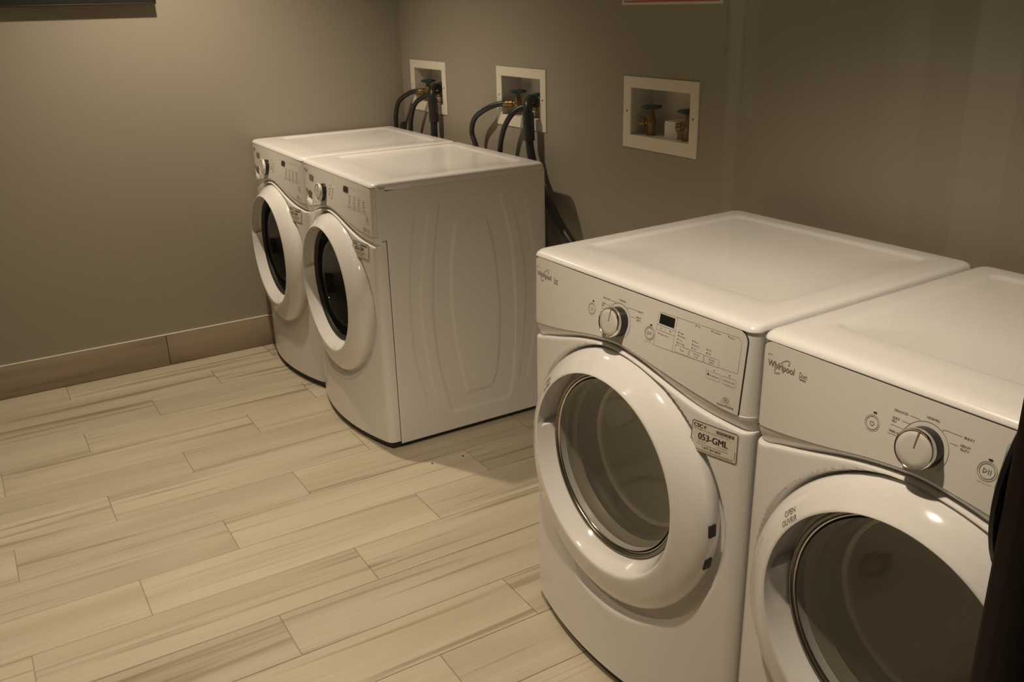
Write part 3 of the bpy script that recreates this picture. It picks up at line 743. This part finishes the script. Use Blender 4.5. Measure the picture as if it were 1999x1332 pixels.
def copy_tree(o, parent=None):
    c = o.copy(); C.objects.link(c); c.parent = parent
    for ch in [k for k in bpy.data.objects if k.parent == o]: copy_tree(ch, c)
    return c
wa = build_machine('washing_machine', True)
service_label(wa, .540, .643, .7005, .7575, False)
wb = copy_tree(wa)
WS = 0.974
for o, x in ((wa, 0.690), (wb, 0.0185)):
    o.location = (x, 0.0125, 0); o.scale = (WS, 1, 1)
tag(wa, 'white front loading washer on the right of the far pair, ribbed side in full view', 'washing machine', 'far pair of washers')
tag(wb, 'white front loading washer in the corner against the left wall', 'washing machine', 'far pair of washers')
da = build_machine('clothes_dryer', False)
db = copy_tree(da)
service_label(da, .5655, .6675, .6855, .7485, True)
A2 = 0.0363
for o, dx in ((da, 0.0), (db, W+0.012)):
    o.location = (2.343+dx*math.cos(A2), dx*math.sin(A2), 0); o.rotation_euler = (0, 0, A2)
tag(da, 'white front loading dryer, left of the near pair, whole door and service sticker in view', 'clothes dryer', 'near pair of dryers')
tag(db, 'white front loading dryer at the right edge, cut off by the dark door frame', 'clothes dryer', 'near pair of dryers')

# ------------------------------------------------------------------ outlet boxes with valves
def outlet_box():
    r = empty('laundry_outlet_box')
    # local origin: flange lower left corner on the wall face, y+ into the wall
    x0, x1, z0, z1 = IN
    bm = bmesh.new()
    outer = [(0, 0), (FW, 0), (FW, FH), (0, FH)]; inner = [(x0, z0), (x1, z0), (x1, z1), (x0, z1)]
    def ring(pts, y): return [bm.verts.new((p[0], y, p[1])) for p in pts]
    def ins(p, d, c): return [(a+(d if a < c[0] else -d), b+(d if b < c[1] else -d)) for a, b in p]
    c = (FW/2, FH/2)
    R = [ring(outer, -0.0005), ring(outer, -0.003), ring(ins(outer, 0.002, c), -0.0045), ring(ins(inner, -0.002, c), -0.0045), ring(inner, -0.003), ring(inner, 0.004)]
    for a, b in zip(R, R[1:]):
        for i in range(4): bm.faces.new((a[i], a[(i+1) % 4], b[(i+1) % 4], b[i]))
    obj('flange', bm, M['boxwhite'], r, 20, True)
    bm = bmesh.new(); dp = 0.088
    a = [bm.verts.new((p[0], 0.003, p[1])) for p in inner]; b = [bm.verts.new((p[0], dp, p[1])) for p in inner]
    for i in range(4): bm.faces.new((a[i], a[(i+1) % 4], b[(i+1) % 4], b[i]))
    bm.faces.new(b[::-1]); obj('recess', bm, M['boxin'], r, 20, True)
    for sx in (0.0205, FW-0.0205):
        bm = bmesh.new(); lathe(bm, [(0.0, 0.0022), (0.0025, 0.0018), (0.0038, 0.0)], (sx, -0.0045, FH*0.515), (0, -1, 0), 10); obj('screw', bm, M['rim'], r)
    for vx, side in ((0.095, -1), (0.267, 1)):
        vy = 0.036; zb = z0
        bm = bmesh.new()
        lathe(bm, [(0.013, 0.030), (0.015, 0.034), (0.015, 0.050), (0.012, 0.056), (0.012, 0.064), (0.009, 0.068), (0.009, 0.082), (0.0, 0.082)], (vx, vy, zb), (0, 0, 1), 16)
        d = Vector((-0.80, -0.60, -0.06)).normalized()
        lathe(bm, [(0.009, 0.004), (0.009, 0.020), (0.0135, 0.021), (0.0135, 0.036), (0.011, 0.037), (0.0, 0.037)], (vx, vy, zb+0.043), d, 16)
        v = obj('valve', bm, M['brass'], r, 40)
        bm = bmesh.new(); lathe(bm, [(0.011, 0.0), (0.011, 0.032)], (vx, vy, zb), (0, 0, 1), 16); lathe(bm, [(0.0175, 0.0), (0.0175, 0.003), (0.011, 0.005)], (vx, vy, zb), (0, 0, 1), 16); obj('pipe_stub', bm, M['copper'], v, 40)
        bm = bmesh.new(); lobes = []
        n = 40
        P = []
        for rr, hh in ((0.0, 0.0), (0.7, 0.0), (1.0, 0.003), (1.0, 0.009), (0.75, 0.012), (0.4, 0.008), (0.0, 0.008)):
            P.append([(vx+rr*(0.030+0.005*math.cos(5*2*PI*k/n))*math.cos(2*PI*k/n), vy+rr*(0.030+0.005*math.cos(5*2*PI*k/n))*math.sin(2*PI*k/n), zb+0.082+hh) for k in range(n)])
        grid(bm, P, True); w_ = obj('hand_wheel', bm, M['wheel'], v, 40)
        bm = bmesh.new(); lathe(bm, [(0.0, 0.016), (0.004, 0.015), (0.005, 0.008)], (vx, vy, zb+0.082), (0, 0, 1), 8); obj('wheel_screw', bm, M['brass'], v)
    # drain knock-out tower
    bm = bmesh.new(); box(bm, 0.165, 0.225, 0.030, 0.086, z0, z0+0.052, 0.003); t = obj('drain_tower', bm, M['boxwhite'], r)
    bm = bmesh.new(); lathe(bm, [(0.0, 0.0005), (0.021, 0.0005), (0.023, 0.003), (0.025, 0.003), (0.026, 0.0)], (0.195, 0.058, z0+0.052), (0, 0, 1), 20); obj('drain_collar', bm, M['boxin'], r)
    return r
ob = outlet_box()
obs = [ob, copy_tree(ob), copy_tree(ob)]
LB = ['white recessed water outlet box nearest the left corner, hoses attached', 'white recessed water outlet box in the middle with two curved hoses', 'white recessed water outlet box on the right with no hoses']
for o, (bx, bz), l in zip(obs, BOXES, LB):
    o.location = (bx, YB, bz); tag(o, l, 'outlet box', 'outlet boxes on the back wall')

# ------------------------------------------------------------------ hoses
def hose(name, pts, r, label, cat, group, fitting=None):
    bm = bmesh.new(); path = catmull(pts, 10); tube(bm, path, r, 14)
    o = obj(name, bm, M['hose'], None, 60); tag(o, label, cat, group)
    if fitting:
        bm = bmesh.new(); a = Vector(pts[0]); d = (Vector(pts[1])-a).normalized()
        lathe(bm, [(0.0, -0.001), (0.0135, -0.001), (0.0145, 0.003), (0.0145, 0.014), (0.0115, 0.018), (0.0105, 0.026), (r*0.8, 0.026)], a, d, 14)
        obj('coupling', bm, M['brass'], o, 40)
    return o
def water(bx, bz, vx, pts, label, n):
    base = Vector((bx+vx, YB+0.036, bz+IN[2]+0.043)); d = Vector((-0.80, -0.60, -0.06)).normalized()
    return hose('water_hose', [base+d*0.036, base+d*0.085]+pts, 0.0105, label, 'hose', 'black water supply hoses', True)
b1, b2 = BOXES[0], BOXES[1]
water(*b1, 0.095, [(0.085, .712, 1.085), (0.046, .707, 1.03), (0.040, .705, 0.96), (0.046, .707, 0.80), (0.09, .712, 0.5)], 'black hose arching left from the corner outlet box', 0)
water(*b1, 0.267, [(0.252, .714, 1.085), (0.208, .708, 1.02), (0.196, .706, 0.95), (0.20, .707, 0.80), (0.22, .712, 0.5)], 'black hose curving down out of the corner outlet box', 1)
water(*b2, 0.095, [(0.870, .722, 1.105), (0.800, .712, 1.065), (0.778, .708, 1.010), (0.808, .708, 0.955), (0.840, .708, 0.86), (0.84, .712, 0.5)], 'black hose looping wide left from the middle outlet box', 2)
water(*b2, 0.267, [(1.062, .722, 1.095), (1.022, .712, 1.035), (1.000, .708, 0.950), (1.00, .708, 0.80), (1.02, .712, 0.5)], 'black hose dropping in a curve from the middle outlet box', 3)
def drain(bx, bz, tail, label):
    x = bx+0.338
    o = hose('drain_hose', [(bx+0.205, YB+0.056, bz+IN[2]+0.046), (bx+0.218, YB+0.034, bz+IN[2]+0.066), (bx+0.246, YB-0.004, bz+IN[2]+0.074), (bx+0.276, YB-0.032, bz+IN[2]+0.060), (bx+0.290, YB-0.040, bz+IN[2]+0.02), (bx+0.292, YB-0.040, bz-0.02)]+tail, 0.0155, label, 'hose', 'black drain hoses')
    # cuff holding the hose bend
    bm = bmesh.new(); tube(bm, [(bx+0.2885, YB-0.040, bz+IN[2]+0.030), (bx+0.2915, YB-0.040, bz+0.01), (bx+0.292, YB-0.040, bz-0.030)], 0.0215, 14); obj('hose_cuff', bm, M['hose'], o)
drain(*b1, [(0.405, .722, 0.97), (0.41, .722, 0.80), (0.43, .722, 0.5)], 'thick black drain hose hooked into the corner outlet box')
drain(*b2, [(1.200, .724, 0.975), (1.232, .722, 0.91), (1.290, .718, 0.845), (1.352, .712, 0.795), (1.425, .704, 0.742), (1.52, .700, 0.68), (1.60, .700, 0.60), (1.62, .700, 0.45)], 'thick black drain hose from the middle outlet box sweeping behind the right washer')

# ------------------------------------------------------------------ things on the walls and floor
t = empty('notice_sheet', (1.683, YB-0.0005, 1.487)); tag(t, 'white paper notice with a red border, at the top edge over the right outlet box', 'notice')
boxobj('paper', 0, 0.445, -0.001, 0.0, 0, 0.30, M['paper'], t)
bm = bmesh.new(); fz = lambda x, z: (x, -0.0014, z); p = Print(fz); p.rrect(0.012, 0.433, 0.010, 0.288, 0.003, 0.0055); p.done('red_border', M['red'], t)
t = empty('wall_board', (XL, -0.305, 1.529)); tag(t, 'black board with a thin brown frame high on the left wall', 'board')
boxobj('board', 0.0, 0.030, -0.995, -0.005, 0.005, 0.60, M['screen'], t)
for y0, y1, z0, z1 in ((-1.0, 0, 0, 0.006), (-1.0, 0, 0.60, 0.606), (-0.006, 0, 0.006, 0.60), (-1.0, -0.994, 0.006, 0.60)):
    boxobj('frame_strip', 0.0, 0.036, y0, y1, z0, z1, M['framewood'], t, 0.0015)
for (x, y), l in (((1.536, 0.205), 'tiny red crumb on the floor beside the right washer'), ((1.523, 0.09), 'tiny dark crumb on the floor in front of the washers')):
    bm = bmesh.new(); bmesh.ops.create_icosphere(bm, subdivisions=1, radius=0.004)
    for v in bm.verts: v.co = Vector((v.co.x*1.3, v.co.y*0.8, v.co.z*0.6+0.0024))
    o = obj('floor_crumb', bm, M['crumb']); o.location = (x, y, 0); tag(o, l, 'crumb')
